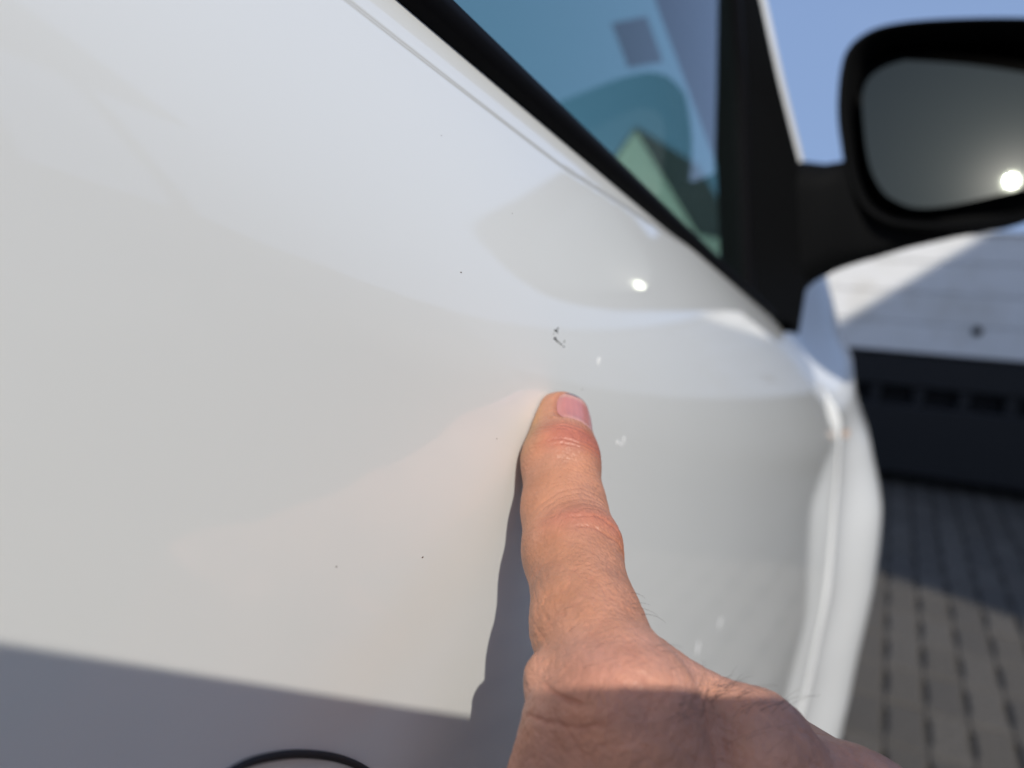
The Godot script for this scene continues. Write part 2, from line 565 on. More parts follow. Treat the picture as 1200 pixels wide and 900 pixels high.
# ---------------------------------------------------------------- wing mirror
func build_mirror(van: Node) -> void:
	var outline := [[0.0255, 1.338], [0.0300, 1.358], [0.0430, 1.371], [0.0640, 1.378], [0.1036, 1.3805], [0.17, 1.378], [0.235, 1.370], [0.268, 1.352], [0.280, 1.32], [0.279, 1.275], [0.266, 1.238], [0.24, 1.214], [0.195, 1.196], [0.145, 1.188], [0.0960, 1.188], [0.0740, 1.194], [0.0570, 1.208], [0.0440, 1.234], [0.0350, 1.265], [0.0275, 1.30]]
	var base := []
	for p in outline:
		base.append(Vector3(p[0], p[1], -0.82 - 0.10 * (p[0] - 0.155) - 0.16 * (p[1] - 1.285)))
	var ring := ring_smooth(base, 5)
	var mid := Vector3(0.155, 1.285, -0.82)
	var rows := []
	for p in [[0.865, -0.045], [0.90, -0.030], [0.93, -0.012], [0.955, -0.003], [0.975, 0.0], [0.990, -0.002], [1.0, -0.008], [1.008, -0.025], [1.005, -0.05], [0.97, -0.08], [0.88, -0.108], [0.70, -0.128], [0.40, -0.138], [0.02, -0.14]]:
		var line := []
		for q in ring:
			var inset: Vector3 = mid + (q - mid) * p[0]
			line.append(inset + Vector3(0, 0, p[1]))
		rows.append(line)
	var st := st_new()
	sheet_into(st, rows, Vector3.ZERO, true, Vector3(0.155, 1.285, -0.9))
	# dark floor of the recess behind the glass
	var fl := []
	for r in [0.87, 0.5, 0.02]:
		var line := []
		for q in ring:
			line.append(mid + (q - mid) * r + Vector3(0, 0, -0.065))
		fl.append(line)
	sheet_into(st, fl, Vector3.BACK, true)
	var wing := put("wing_mirror", st.commit(), M.black_plastic, van)
	# glass: gently convex, tipped up and out
	var go := [[0.0480, 1.320], [0.053, 1.280], [0.062, 1.245], [0.075, 1.222], [0.089, 1.2115], [0.108, 1.2060], [0.14, 1.2105], [0.195, 1.2275], [0.235, 1.2430], [0.256, 1.262], [0.264, 1.30], [0.258, 1.338], [0.243, 1.358], [0.20, 1.364], [0.15, 1.361], [0.10, 1.353], [0.062, 1.341]]
	var gb := []
	for p in go:
		gb.append(Vector3(p[0], p[1], 0))
	var gr := ring_smooth(gb, 4)
	var gm := Vector3(0.155, 1.285, 0)
	rows = []
	for k in 13:
		var r := 1.0 - k / 12.02
		var line := []
		for q in gr:
			var p: Vector3 = gm + (q - gm) * r
			p.z = glass_z(p.x, p.y)
			line.append(p)
		rows.append(line)
	put("mirror_glass", sheet(rows, Vector3.BACK, true), M.mirror_glass, wing)
	# foot: wedge from the corner panel out under the housing
	rows = []
	for s in [[-0.02, 1.105, 1.252, -0.775, -0.90], [0.006, 1.112, 1.250, -0.780, -0.90], [0.022, 1.131, 1.248, -0.783, -0.90], [0.040, 1.143, 1.252, -0.792, -0.905], [0.052, 1.149, 1.225, -0.800, -0.91], [0.07, 1.156, 1.203, -0.810, -0.91], [0.11, 1.171, 1.200, -0.822, -0.91], [0.15, 1.183, 1.203, -0.828, -0.905], [0.19, 1.192, 1.206, -0.84, -0.90], [0.20, 1.196, 1.203, -0.85, -0.89]]:
		var line := []
		for k in 28:
			var a := TAU * k / 28.0
			var ca := cos(a)
			var sa := sin(a)
			var py: float = lerpf(s[1], s[2], 0.5 + 0.5 * signf(sa) * pow(absf(sa), 0.45))
			var pz: float = lerpf(s[4], s[3], 0.5 + 0.5 * signf(ca) * pow(absf(ca), 0.45))
			line.append(Vector3(s[0], py, pz))
		rows.append(line)
	st = st_new()
	sheet_into(st, rows, Vector3.ZERO, true, Vector3(0.08, 1.19, -0.85))
	put("mirror_foot", st.commit(), M.black_plastic, wing)

func glass_z(x: float, y: float) -> float: # plane with normal (.175,.295,.94), bulging
	var dx := x - 0.155
	var dy := y - 1.285
	return -0.840 - (0.195 * dx + 0.320 * dy) / 0.93 - (dx * dx + dy * dy) / (2.0 * 2.0)

# ---------------------------------------------------------------- wing and front of the van
func build_fender(van: Node) -> void:
	var st := st_new()
	var rows := []
	for i in 50:
		var f := lerpf(0.9235, 1.98, pow(i / 49.0, 1.4))
		var low := 0.28
		if f > 1.16:
			var d := f - 1.52
			low = maxf(0.28, 0.32 + sqrt(maxf(0.0, 0.36 * 0.36 - d * d))) if absf(d) < 0.36 else 0.28
		var line := []
		for k in 60:
			var y := lerpf(low, 1.15 - 0.22 * pow(maxf(0.0, f - 1.1), 1.3), k / 59.0)
			line.append(fender_at(y, f))
		rows.append(line)
	sheet_into(st, rows, Vector3.RIGHT)
	var fold := []
	for k in 60:
		var p: Vector3 = rows[0][k]
		fold.append([p, p + Vector3(-0.003, 0, 0.002), p + Vector3(-0.03, 0, 0.0035)])
	sheet_into(st, fold, Vector3.BACK)
	var fender := put("front_wing", st.commit(), M.white_body, van)
	var strip := []
	for k in 40:
		var p := fender_at(lerpf(0.30, 1.05, k / 39.0), 0.92)
		strip.append(p + Vector3(-0.010, 0, -0.0008))
	put("gap_seal", tube(strip, 0.0022, 6), M.rubber, fender)
	put("rust_spot", flake(Vector3(0.0675, 0.956, -0.938) + Vector3(0.004, 0, 0.004), Vector3(0.5, 0.1, 0.85), Vector3.UP, 0.006, 0.005, 5, 0.0015), M.rust, fender)
	# bonnet
	var bon := []
	for i in 20:
		var f := lerpf(0.93, 1.98, i / 19.0)
		var y := 1.15 - 0.22 * pow(maxf(0.0, f - 1.1), 1.3)
		var e := fender_at(y, f)
		var line := []
		for k in 16:
			var w := k / 15.0
			line.append(Vector3(lerpf(e.x, -1.72 - e.x, w), y + 0.05 * sin(PI * w) * minf(1.0, (f - 0.9) * 3.0), -f))
		bon.append(line)
	put("bonnet", sheet(bon, Vector3.UP), M.white_body, van)
	# nose
	var nose := []
	for k in 16:
		var w := k / 15.0
		var line := []
		for j in 10:
			var y := lerpf(0.25, 0.954, j / 9.0)
			line.append(Vector3(lerpf(-0.01, -1.71, w), y, -1.98 - 0.12 * sin(PI * w) - 0.05 * sin(PI * j / 9.0)))
		nose.append(line)
	put("nose_panel", sheet(nose, Vector3.FORWARD), M.white_body, van)
	wheel(van, Vector3(-0.02, 0.32, -1.52))
	wheel(van, Vector3(-1.70, 0.32, -1.52))
	wheel(van, Vector3(-0.02, 0.32, 1.45))
	wheel(van, Vector3(-1.70, 0.32, 1.45))

func wheel(parent: Node, c: Vector3) -> void:
	var rows := []
	for p in [[0.20, -0.085], [0.28, -0.10], [0.31, -0.085], [0.32, -0.05], [0.32, 0.05], [0.31, 0.085], [0.28, 0.10], [0.20, 0.085]]:
		var line := []
		for k in 36:
			var a := TAU * k / 36.0
			line.append(c + Vector3(p[1], sin(a) * p[0], cos(a) * p[0]))
		rows.append(line)
	var st := st_new()
	sheet_into(st, rows, Vector3.ZERO, true, c)
	var t := put("wheel", st.commit(), M.tyre, parent)
	var out := 1.0 if c.x > -0.8 else -1.0
	rows = []
	for p in [[0.205, 0.08], [0.19, 0.06], [0.12, 0.05], [0.06, 0.07], [0.001, 0.07]]:
		var line := []
		for k in 36:
			var a := TAU * k / 36.0
			line.append(c + Vector3(p[1] * out, sin(a) * p[0], cos(a) * p[0]))
		rows.append(line)
	put("rim", sheet(rows, Vector3.RIGHT * out, true), M.wheel_metal, t)

func build_cab(van: Node) -> void:
	# windscreen, a thin bent slab
	var rows := []
	var back := []
	for i in 12:
		var v := i / 11.0
		var line := []
		var line2 := []
		for k in 20:
			var u := k / 19.0
			var y := lerpf(1.10, 1.80, v)
			var ex := lerpf(-0.025, -0.16, v)
			var x := lerpf(ex, -1.72 - ex, u)
			var z := -0.83 + 0.62 * (y - 1.2) - 0.30 * sin(PI * u)
			line.append(Vector3(x, y, z))
			line2.append(Vector3(x, y - 0.003, z + 0.0045))
		rows.append(line)
		back.append(line2)
	var st := st_new()
	sheet_into(st, rows, Vector3(0, 0.3, -1))
	sheet_into(st, back, Vector3(0, -0.3, 1))
	for e in [0, 11]:
		sheet_into(st, [rows[e], back[e]], Vector3.DOWN if e == 0 else Vector3.UP)
	for e in [0, 19]:
		var a := []
		var b := []
		for i in 12:
			a.append(rows[i][e])
			b.append(back[i][e])
		sheet_into(st, [a, b], Vector3.RIGHT if e == 0 else Vector3.LEFT)
	var screen := put("windscreen", st.commit(), M.windscreen_glass, van)
	# square sticker on the inside of the windscreen
	var sq := []
	var c := Vector3(-0.2285, 1.4235, -0.99)
	var sx := Vector3(0.0445, 0.0065, -0.006)
	var sy := Vector3(-0.021, 0.052, 0.018)
	st = st_new()
	var n := sx.cross(sy).normalized()
	for s in [0.0, 0.0008]:
		flat_quad(st, c - sx / 2 - sy / 2 + n * s, c + sx / 2 - sy / 2 + n * s, c + sx / 2 + sy / 2 + n * s, c - sx / 2 + sy / 2 + n * s, n if s > 0 else -n)
	put("sticker", st.commit(), M.sticker, screen)
	# trim on the inside of the pillar
	var trim := []
	for p in [Vector3(-0.032, 1.06, -0.985), Vector3(-0.081, 1.246, -0.85), Vector3(-0.138, 1.394, -0.75), Vector3(-0.225, 1.70, -0.54)]:
		var out_at := Vector3(lerpf(0.0, -0.135, clampf((p.y - 1.10) / 0.54, 0, 1)), p.y, lerpf(-0.80, -0.57, clampf((p.y - 1.08) / 0.56, 0, 1)))
		trim.append([p + Vector3(-0.006, 0, -0.012), p, p.lerp(out_at, 0.4) + Vector3(0, 0, 0.01), out_at])
	put("pillar_trim", sheet(trim, Vector3.BACK), M.cab_dark, van)
	# dashboard
	rows = []
	for p in [[0.45, -0.50], [0.62, -0.48], [0.86, -0.50], [0.98, -0.56], [1.03, -0.66], [1.05, -0.80], [1.06, -1.02], [1.05, -1.20]]:
		var line := []
		for k in 12:
			line.append(Vector3(lerpf(-0.06, -1.66, k / 11.0), p[0], p[1]))
		rows.append(line)
	put("dashboard", sheet(rows, Vector3(0, 1, 1)), M.cab_dark, van)
	var ring := []
	for k in 33:
		var a := TAU * k / 32.0
		ring.append(Vector3(-1.28, 1.02, -0.32) + Vector3(cos(a) * 0.19, sin(a) * 0.17, -sin(a) * 0.09))
	put("steering_wheel", tube(ring, 0.014, 8), M.cab_dark, van)
	# seats
	for x in [-0.42, -1.28]:
		st = st_new()
		box_into(st, Vector3(x, 0.62, 0.02), Vector3(0.48, 0.16, 0.50), 0.05)
		box_into(st, Vector3(x, 0.95, 0.30), Vector3(0.46, 0.62, 0.14), 0.05, Basis(Vector3.RIGHT, 0.2))
		box_into(st, Vector3(x, 1.36, 0.39), Vector3(0.26, 0.18, 0.10), 0.04, Basis(Vector3.RIGHT, 0.15))
		put("seat", st.commit(), M.seat_cloth, van)
	# roof, rear side, far side, bulkhead, floor
	rows = []
	for p in [[-0.165, 1.79, 0], [-0.19, 1.84, 0], [-0.30, 1.88, 0], [-0.86, 1.90, 0], [-1.42, 1.88, 0], [-1.53, 1.84, 0], [-1.555, 1.79, 0]]:
		rows.append([Vector3(p[0], p[1], -0.47 - 0.28 * sin(PI * clampf((-p[0] - 0.16) / 1.4, 0, 1))), Vector3(p[0], p[1], 0.0), Vector3(p[0], p[1], 2.35)])
	st = st_new()
	sheet_into(st, rows, Vector3.UP)
	var inner := []
	for r in rows:
		inner.append([r[0] + Vector3(0, -0.03, 0), r[1] + Vector3(0, -0.03, 0), r[2] + Vector3(0, -0.03, 0)])
	sheet_into(st, inner, Vector3.DOWN)
	put("roof", st.commit(), M.white_body, van)
	rows = []
	for k in 30:
		var y := lerpf(1.79, 0.35, k / 29.0)
		var line := []
		for z in [0.2235, 0.3, 0.8, 1.4, 2.0, 2.33]:
			var s := belt_y(-0.22) - y
			var x: float = door_x(-0.22, maxf(s, 0.0)) if s > 0 else belt_x(-0.22) - 0.005 + 0.19 * s
			line.append(Vector3(x - 0.02 * pow(maxf(0, z - 1.5), 2.0), y, z))
		rows.append(line)
	put("rear_side_panel", sheet(rows, Vector3.RIGHT), M.white_body, van)
	# door frame above the window, back and top
	var fr := []
	for p in [Vector3(0, belt_y(-0.2), 0.20), Vector3(0, 1.5, 0.20), Vector3(0, 1.62, 0.17), Vector3(0, 1.66, 0.05), Vector3(0, 1.67, -0.2), Vector3(0, 1.66, -0.5)]:
		p.x = glass_x(-p.z, p.y) - 0.002
		fr.append(p)
	put("window_frame", tube(fr, 0.03, 10), M.white_body, van)
	put("roof_rail", tube([Vector3(-0.12, 1.71, 0.3), Vector3(-0.13, 1.72, -0.3), Vector3(-0.14, 1.72, -0.56)], 0.075, 10), M.white_body, van)
	rows = []
	for k in 12:
		var y := lerpf(1.14, 0.35, k / 11.0)
		rows.append([Vector3(-1.72, y, 2.33), Vector3(-1.72, y, 0.2), Vector3(-1.72, y, -0.93)])
	put("far_side_panel", sheet(rows, Vector3.LEFT), M.white_body, van)
	put("far_rear_panel", box(Vector3(-1.64, 1.46, 1.3), Vector3(0.12, 0.66, 2.06), 0.03), M.white_body, van)
	put("far_pillar", tube([Vector3(-1.70, 1.10, -0.83), Vector3(-1.56, 1.80, -0.44)], 0.04, 10), M.cab_dark, van)
	put("bulkhead", box(Vector3(-0.86, 1.08, 0.52), Vector3(1.60, 1.5, 0.02), 0.004), M.cab_dark, van)
	put("cab_floor", box(Vector3(-0.86, 0.36, 0.2), Vector3(1.64, 0.04, 4.2), 0.01), M.cab_dark, van)
	put("rear_panel", box(Vector3(-0.86, 1.08, 2.34), Vector3(1.5, 1.4, 0.03), 0.01), M.white_body, van)

# ---------------------------------------------------------------- the pointing hand
var bones := []       # [a, b, ra, rb, k]
var idx_nodes := []   # axis of the pointing finger, tip first
var idx_len := []
var skin_noise := FastNoiseLite.new()
var fine_noise := FastNoiseLite.new()
var blotch := FastNoiseLite.new()
var pores := FastNoiseLite.new()
const DORSAL_TURN := 0.53

func bone(a: Vector3, b: Vector3, ra: float, rb: float, k := 0.003) -> void:
	bones.append([a, b, ra, rb, k, (b - a), 1.0 / maxf((b - a).length_squared(), 1e-12)])

func set_bones() -> void:
	bones.clear()
	var tip := Vector3(0.00545, 1.11165, -0.15656)
	var dip := Vector3(0.01012, 1.10577, -0.14535)
	var mid := Vector3(0.0146, 1.0980, -0.13693)
	var pip := Vector3(0.01944, 1.09312, -0.12923)
	var prox := Vector3(0.02858, 1.08697, -0.1132)
	var mcp := Vector3(0.03930, 1.0822, -0.0990)
	idx_nodes = [tip + (tip - dip).normalized() * 0.008, tip, dip, mid, pip, prox, mcp]
	idx_len = [0.0]
	for i in idx_nodes.size() - 1:
		idx_len.append(idx_len[i] + idx_nodes[i].distance_to(idx_nodes[i + 1]))
	bone(tip, dip, 0.0070, 0.0080, 0.003)
	bone(dip, mid, 0.0080, 0.0083, 0.003)
	bone(mid, pip, 0.0083, 0.0092, 0.003)
	bone(pip, prox, 0.0092, 0.0090, 0.003)
	bone(prox, mcp, 0.0090, 0.0108, 0.004)
	# back of the hand
	var w1 := Vector3(0.07007, 1.02272, -0.07586)
	var w2 := Vector3(0.08271, 1.01675, -0.08491)
	var w3 := Vector3(0.09249, 1.01231, -0.09518)
	var w4 := Vector3(0.09812, 1.00851, -0.10482)
	var mm := Vector3(0.05766, 1.07201, -0.11177)
	var rm := Vector3(0.07434, 1.06210, -0.11965)
	var lm := Vector3(0.08673, 1.04796, -0.12529)
	bone(mcp, w1, 0.0108, 0.0135, 0.005)
	bone(mm, w2, 0.0100, 0.0135, 0.004)
	bone(rm, w3, 0.0100, 0.0130, 0.007)
	bone(lm, w4, 0.0090, 0.0125, 0.007)
	# flesh between the knuckles, and the palm behind
	bone(Vector3(0.04588, 1.07449, -0.11192), Vector3(0.07073, 1.03568, -0.09212), 0.0083, 0.011, 0.0045)
	bone(Vector3(0.06492, 1.06357, -0.11956), Vector3(0.08153, 1.03031, -0.10268), 0.0085, 0.011, 0.008)
	bone(Vector3(0.04047, 1.05846, -0.10740), Vector3(0.06461, 1.02274, -0.09236), 0.011, 0.014, 0.008)
	bone(Vector3(0.05622, 1.05004, -0.12185), Vector3(0.07840, 1.01932, -0.10578), 0.012, 0.014, 0.008)
	bone(Vector3(0.04417, 1.08248, -0.10993), Vector3(0.05724, 1.07894, -0.11239), 0.0040, 0.0042, 0.005)
	bone(Vector3(0.04088, 1.08394, -0.10928), Vector3(0.04487, 1.08172, -0.10954), 0.0042, 0.0042, 0.004)
	# curled middle, ring and little fingers
	var mp := Vector3(0.04093, 1.05703, -0.13859)
	bone(mm, mp, 0.0096, 0.0090, 0.004)
	bone(mp, Vector3(0.03900, 1.03816, -0.13398), 0.0090, 0.0080, 0.002)
	bone(Vector3(0.03900, 1.03816, -0.13398), Vector3(0.04508, 1.03701, -0.11866), 0.0080, 0.0072, 0.002)
	var rp := Vector3(0.05907, 1.05050, -0.14892)
	bone(rm, rp, 0.0095, 0.0089, 0.005)
	bone(rp, Vector3(0.05562, 1.02874, -0.14193), 0.0087, 0.0078, 0.002)
	bone(Vector3(0.05562, 1.02874, -0.14193), Vector3(0.05988, 1.02751, -0.12576), 0.0078, 0.0070, 0.002)
	var lp := Vector3(0.07700, 1.03616, -0.14979)
	bone(lm, lp, 0.0085, 0.0078, 0.004)
	bone(lp, Vector3(0.07138, 1.01794, -0.14474), 0.0076, 0.0068, 0.002)
	bone(Vector3(0.07138, 1.01794, -0.14474), Vector3(0.07340, 1.01712, -0.13098), 0.0068, 0.0062, 0.002)
	# thumb, tucked behind
	bone(Vector3(0.03314, 1.07839, -0.09739), Vector3(0.03327, 1.05440, -0.08768), 0.0088, 0.0115, 0.004)
	bone(Vector3(0.05981, 1.02623, -0.07858), Vector3(0.02824, 1.04364, -0.08773), 0.0145, 0.0110, 0.006)
	bone(Vector3(0.02824, 1.04364, -0.08773), Vector3(0.02547, 1.05752, -0.11601), 0.0105, 0.0092, 0.003)
	bone(Vector3(0.02547, 1.05752, -0.11601), Vector3(0.03162, 1.05529, -0.13624), 0.0090, 0.0076, 0.002)
	# fold of skin at the root of the finger
	bone(Vector3(0.02799, 1.08365, -0.10055), Vector3(0.03840, 1.08408, -0.10092), 0.0052, 0.0080, 0.0016)
	# wrist
	bone(Vector3(0.07603, 1.01940, -0.08238), Vector3(0.09915, 0.97671, -0.06550), 0.020, 0.021, 0.012)
	bone(Vector3(0.09297, 1.01562, -0.09382), Vector3(0.11160, 0.97651, -0.07672), 0.018, 0.020, 0.012)

func sd_near(p: Vector3, list: Array) -> float:
	var d := 1.0
	for b in list:
		var t: float = clampf((p - b[0]).dot(b[5]) * b[6], 0.0, 1.0)
		var e: float = (p - b[0] - b[5] * t).length() - lerpf(b[2], b[3], t)
		var k: float = b[4]
		var h := maxf(k - absf(d - e), 0.0) / k
		d = minf(d, e) - h * h * k * 0.25
	# the pad lies flat on the paint
	return maxf(d, 0.0001 + door_plane - p.x)

var door_plane := -0.0017

func finger_place(p: Vector3) -> Array: # [distance along from tip, axis point, axis direction (towards tip)]
	var best := 1e9
	var out := [0.0, Vector3.ZERO, Vector3.ZERO]
	for i in idx_nodes.size() - 1:
		var a: Vector3 = idx_nodes[i]
		var v: Vector3 = idx_nodes[i + 1] - a
		var t := clampf((p - a).dot(v) / v.length_squared(), 0.0, 1.0)
		var q := a + v * t
		var d := p.distance_squared_to(q)
		if d < best:
			best = d
			out = [idx_len[i] + t * v.length(), q, -v.normalized()]
	return out

func dorsal(axis: Vector3) -> Vector3:
	var v := (-AHEAD + axis * AHEAD.dot(axis)).normalized()
	var side := v.cross(axis)
	if side.dot(RIGHT) < 0:
		side = -side
	return (v * cos(DORSAL_TURN) + side * sin(DORSAL_TURN)).normalized()

func groove(s: float, at: float, wide: float) -> float:
	var d := (s - at) / wide
	return exp(-d * d)

# wrinkles and folds: how far the skin lies below the smooth form, metres
func relief(p: Vector3) -> float:
	var fp := finger_place(p)
	var s: float = fp[0] * 1000.0     # mm from the tip
	var rel: Vector3 = p - fp[1]
	var far := rel.length()
	var top := dorsal(fp[2])
	var out := rel.normalized()
	var c := out.dot(top)
	var side: Vector3 = top.cross(fp[2]).normalized()
	if side.dot(RIGHT) < 0:
		side = -side
	var lat := out.dot(side) * 8.0      # mm across
	var d := 0.0
	var on_finger := 1.0 - smoothstep(0.0125, 0.016, far)
	var back := smoothstep(-0.15, 0.75, c) * on_finger
	var n1 := skin_noise.get_noise_3dv(p * 1000.0)
	var n2 := skin_noise.get_noise_3dv(p * 1000.0 + Vector3(40, 7, 3))
	var L: Array = idx_len
	var dipS: float = L[2] * 1000.0
	var pipS: float = L[4] * 1000.0
	var mcpS: float = L[6] * 1000.0
	var ws := s + n1 * 0.7 + 0.02 * lat * lat
	for q in [[-2.3, 0.10, 0.30], [-1.0, 0.16, 0.28], [0.3, 0.13, 0.26], [1.5, 0.20, 0.32], [2.6, 0.12, 0.25]]:
		d += back * q[1] * groove(ws + n2 * 0.5, dipS + q[0], q[2]) * (0.6 + 0.6 * n2 + 0.3)
	for k in 9:
		d += back * 0.055 * groove(ws + n2 * 0.35, dipS + 4.4 + 1.15 * k, 0.22) * (0.7 + 0.6 * sin(k * 2.4))
	# oval of folds over the middle joint
	var dx := lat / 5.2
	var dy := (s - pipS + 0.6) / 3.4
	var ell := sqrt(dx * dx + dy * dy)
	var upper := smoothstep(0.4, -0.4, dy)
	for k in 5:
		d += back * upper * 0.10 * groove(ell * 3.4 + n1 * 0.4, 1.9 + 1.35 * k, 0.24)
	d += back * 0.24 * groove(ws - 0.05 * lat * lat + n2 * 0.4, pipS + 1.3, 0.36) * smoothstep(-6.5, -2.0, lat)
	d += back * 0.22 * groove(ws - 0.035 * lat * lat + n1 * 0.6, pipS + 4.6, 0.40) * smoothstep(-5.5, -1.0, lat)
	d += back * 0.09 * groove(ws + n2 * 0.8, pipS - 0.5, 0.3)
	d -= back * 0.35 * groove(s, pipS, 3.2) * smoothstep(0.3, 0.9, c)
	# criss-cross skin towards the root and on the hand
	var root := smoothstep(pipS + 3.0, pipS + 12.0, s)
	var qx := (p - EYE).dot(RIGHT) * 1000.0
	var qy := (p - EYE).dot(UPWARD) * 1000.0
	var a1 := qx * 0.55 + qy * 0.84 + n1 * 1.6
	var a2 := qx * -0.62 + qy * 0.78 + n2 * 1.6
	var r1 := pow(absf(sin(a1 * 1.35)), 10.0)
	var r2 := pow(absf(sin(a2 * 1.05)), 12.0)
	var hid := clampf(0.55 + 0.9 * skin_noise.get_noise_3dv(p * 420.0 + Vector3(9, 1, 5)), 0.0, 1.0)
	d += root * (0.11 * r1 * hid + 0.10 * r2 * (1.0 - hid * 0.6))
	# fine texture everywhere
	d += 0.022 * fine_noise.get_noise_3dv(p * 1000.0) + 0.10 * n1 * root
	var cellv := pores.get_noise_3dv(p * 1000.0)
	d += 0.075 * (0.35 + 0.65 * root) * smoothstep(-0.75, -0.2, cellv)
	# two long creases at the fold
	var fold := (p - Vector3(0.03120, 1.08409, -0.09540))
	var fy := fold.dot(UPWARD) * 1000.0 - 0.30 * fold.dot(RIGHT) * 1000.0
	var fx := fold.dot(RIGHT) * 1000.0
	d += 0.26 * groove(fy + n1 * 0.8, 0.0, 0.40) * smoothstep(8.5, 2.0, absf(fx)) * smoothstep(0.02, 0.012, fold.length())
	var f2 := (p - Vector3(0.02819, 1.08590, -0.10109))
	d += 0.30 * groove(f2.dot(UPWARD) * 1000.0 - 0.05 * f2.dot(RIGHT) * 1000.0, 0.0, 0.35) * smoothstep(4.0, 1.0, absf(f2.dot(RIGHT) * 1000.0))
	# nail bed rim
	var nl := nail_coord(p, fp)
	if nl.z > 0.2:
		var e := nail_edge(nl.x, nl.y)
		d += 0.45 * smoothstep(1.3, 0.0, e) - 0.25 * groove(e, 1.6, 0.7) * smoothstep(-1.0, 2.0, nl.x)
	return d * 0.001 * smoothstep(1.060, 1.073, p.y)

const NAIL_MID := 11.1   # mm from the tip end
func nail_coord(p: Vector3, fp: Array) -> Vector3: # (mm from nail middle towards the hand, mm across, facing)
	var axis: Vector3 = (idx_nodes[0] - idx_nodes[2]).normalized()
	var top := dorsal(axis)
	var side := top.cross(axis)
	if side.dot(RIGHT) < 0:
		side = -side
	var rel: Vector3 = p - idx_nodes[0]
	var along := -rel.dot(axis) * 1000.0
	var ang := atan2(rel.dot(side), rel.dot(top))
	return Vector3(along - NAIL_MID, ang * 6.6, rel.dot(top) * 200.0 if along < 16.0 else -1.0)

func nail_edge(u: float, w: float) -> float: # <0 inside; mm
	var x := w / 5.1
	var y := u / 5.8
	return (pow(pow(absf(x), 2.8) + pow(absf(y), 2.6), 1.0 / 2.7) - 1.0) * 5.2

func near_bones(p: Vector3) -> Array:
	var list := []
	for b in bones:
		var t: float = clampf((p - b[0]).dot(b[5]) * b[6], 0.0, 1.0)
		if (p - b[0] - b[5] * t).length() - lerpf(b[2], b[3], t) < 0.0135:
			list.append(b)
	return list

func settle(i: int) -> void:
	var p := hv[i]
	var list := near_bones(p)
	var n := Vector3.ZERO
	for r in 2:
		n = grad(p, list, 0.0002)
		p -= n * sd_near(p, list)
	hv[i] = p
	hn[i] = n

var hv := PackedVector3Array()
var hn := PackedVector3Array()

func in_view(p: Vector3, n: Vector3) -> bool: # the back of the hand: fine skin detail goes there
	if p.x < door_plane + 0.0004 or n.dot(EYE - p) < -0.25 * p.distance_to(EYE):
		return false
	return p.y > 1.060

func skin_color(p: Vector3, n: Vector3, r0: float) -> Color:
	var fp := finger_place(p)
	var s: float = fp[0] * 1000.0
	var top := dorsal(fp[2])
	var rel: Vector3 = p - fp[1]
	var c := rel.normalized().dot(top)
	var near := 1.0 - smoothstep(0.013, 0.018, rel.length())
	var b1 := blotch.get_noise_3dv(p * 1000.0)
	var b2 := blotch.get_noise_3dv(p * 1000.0 + Vector3(31, 5, 77))
	var col := Vector3(0.480, 0.220, 0.132)
	var red := Vector3(0.425, 0.130, 0.088)
	var pale := Vector3(0.470, 0.265, 0.125)
	var dipS: float = idx_len[2] * 1000.0
	var pipS: float = idx_len[4] * 1000.0
	col = col.lerp(pale, near * smoothstep(0.55, -0.2, c) * smoothstep(dipS + 3.0, dipS - 5.0, s))
	col = col.lerp(pale, near * 0.7 * smoothstep(3.5, 0.5, s))
	col = col.lerp(red, near * 0.85 * groove(s, dipS - 0.4, 3.3) * smoothstep(0.1, 0.9, c))
	col = col.lerp(red, near * 0.55 * groove(s, pipS + 1.0, 4.0) * smoothstep(0.1, 0.9, c))
	col = col.lerp(Vector3(0.54, 0.280, 0.200), 0.85 * smoothstep(pipS + 20.0, pipS + 34.0, s))
	var wet := Vector3(0.03688, 1.08783, -0.09370).distance_to(p) * 1000.0
	col = col.lerp(red, 0.35 * exp(-wet * wet / 90.0))
	col *= 1.0 + 0.22 * b1 + 0.05 * fine_noise.get_noise_3dv(p * 700.0)
	col.x *= 1.0 + 0.06 * b2
	col.z *= 1.0 - 0.10 * b2
	# folds hold a redder tone
	var r := r0 * 1000.0
	col = col.lerp(Vector3(0.36, 0.13, 0.085), clampf((r - 0.04) * 1.5, 0.0, 0.45))
	col = Vector3(0.48, 0.24, 0.155).lerp(col, smoothstep(1.060, 1.073, p.y))
	return Color(col.x, col.y, col.z)

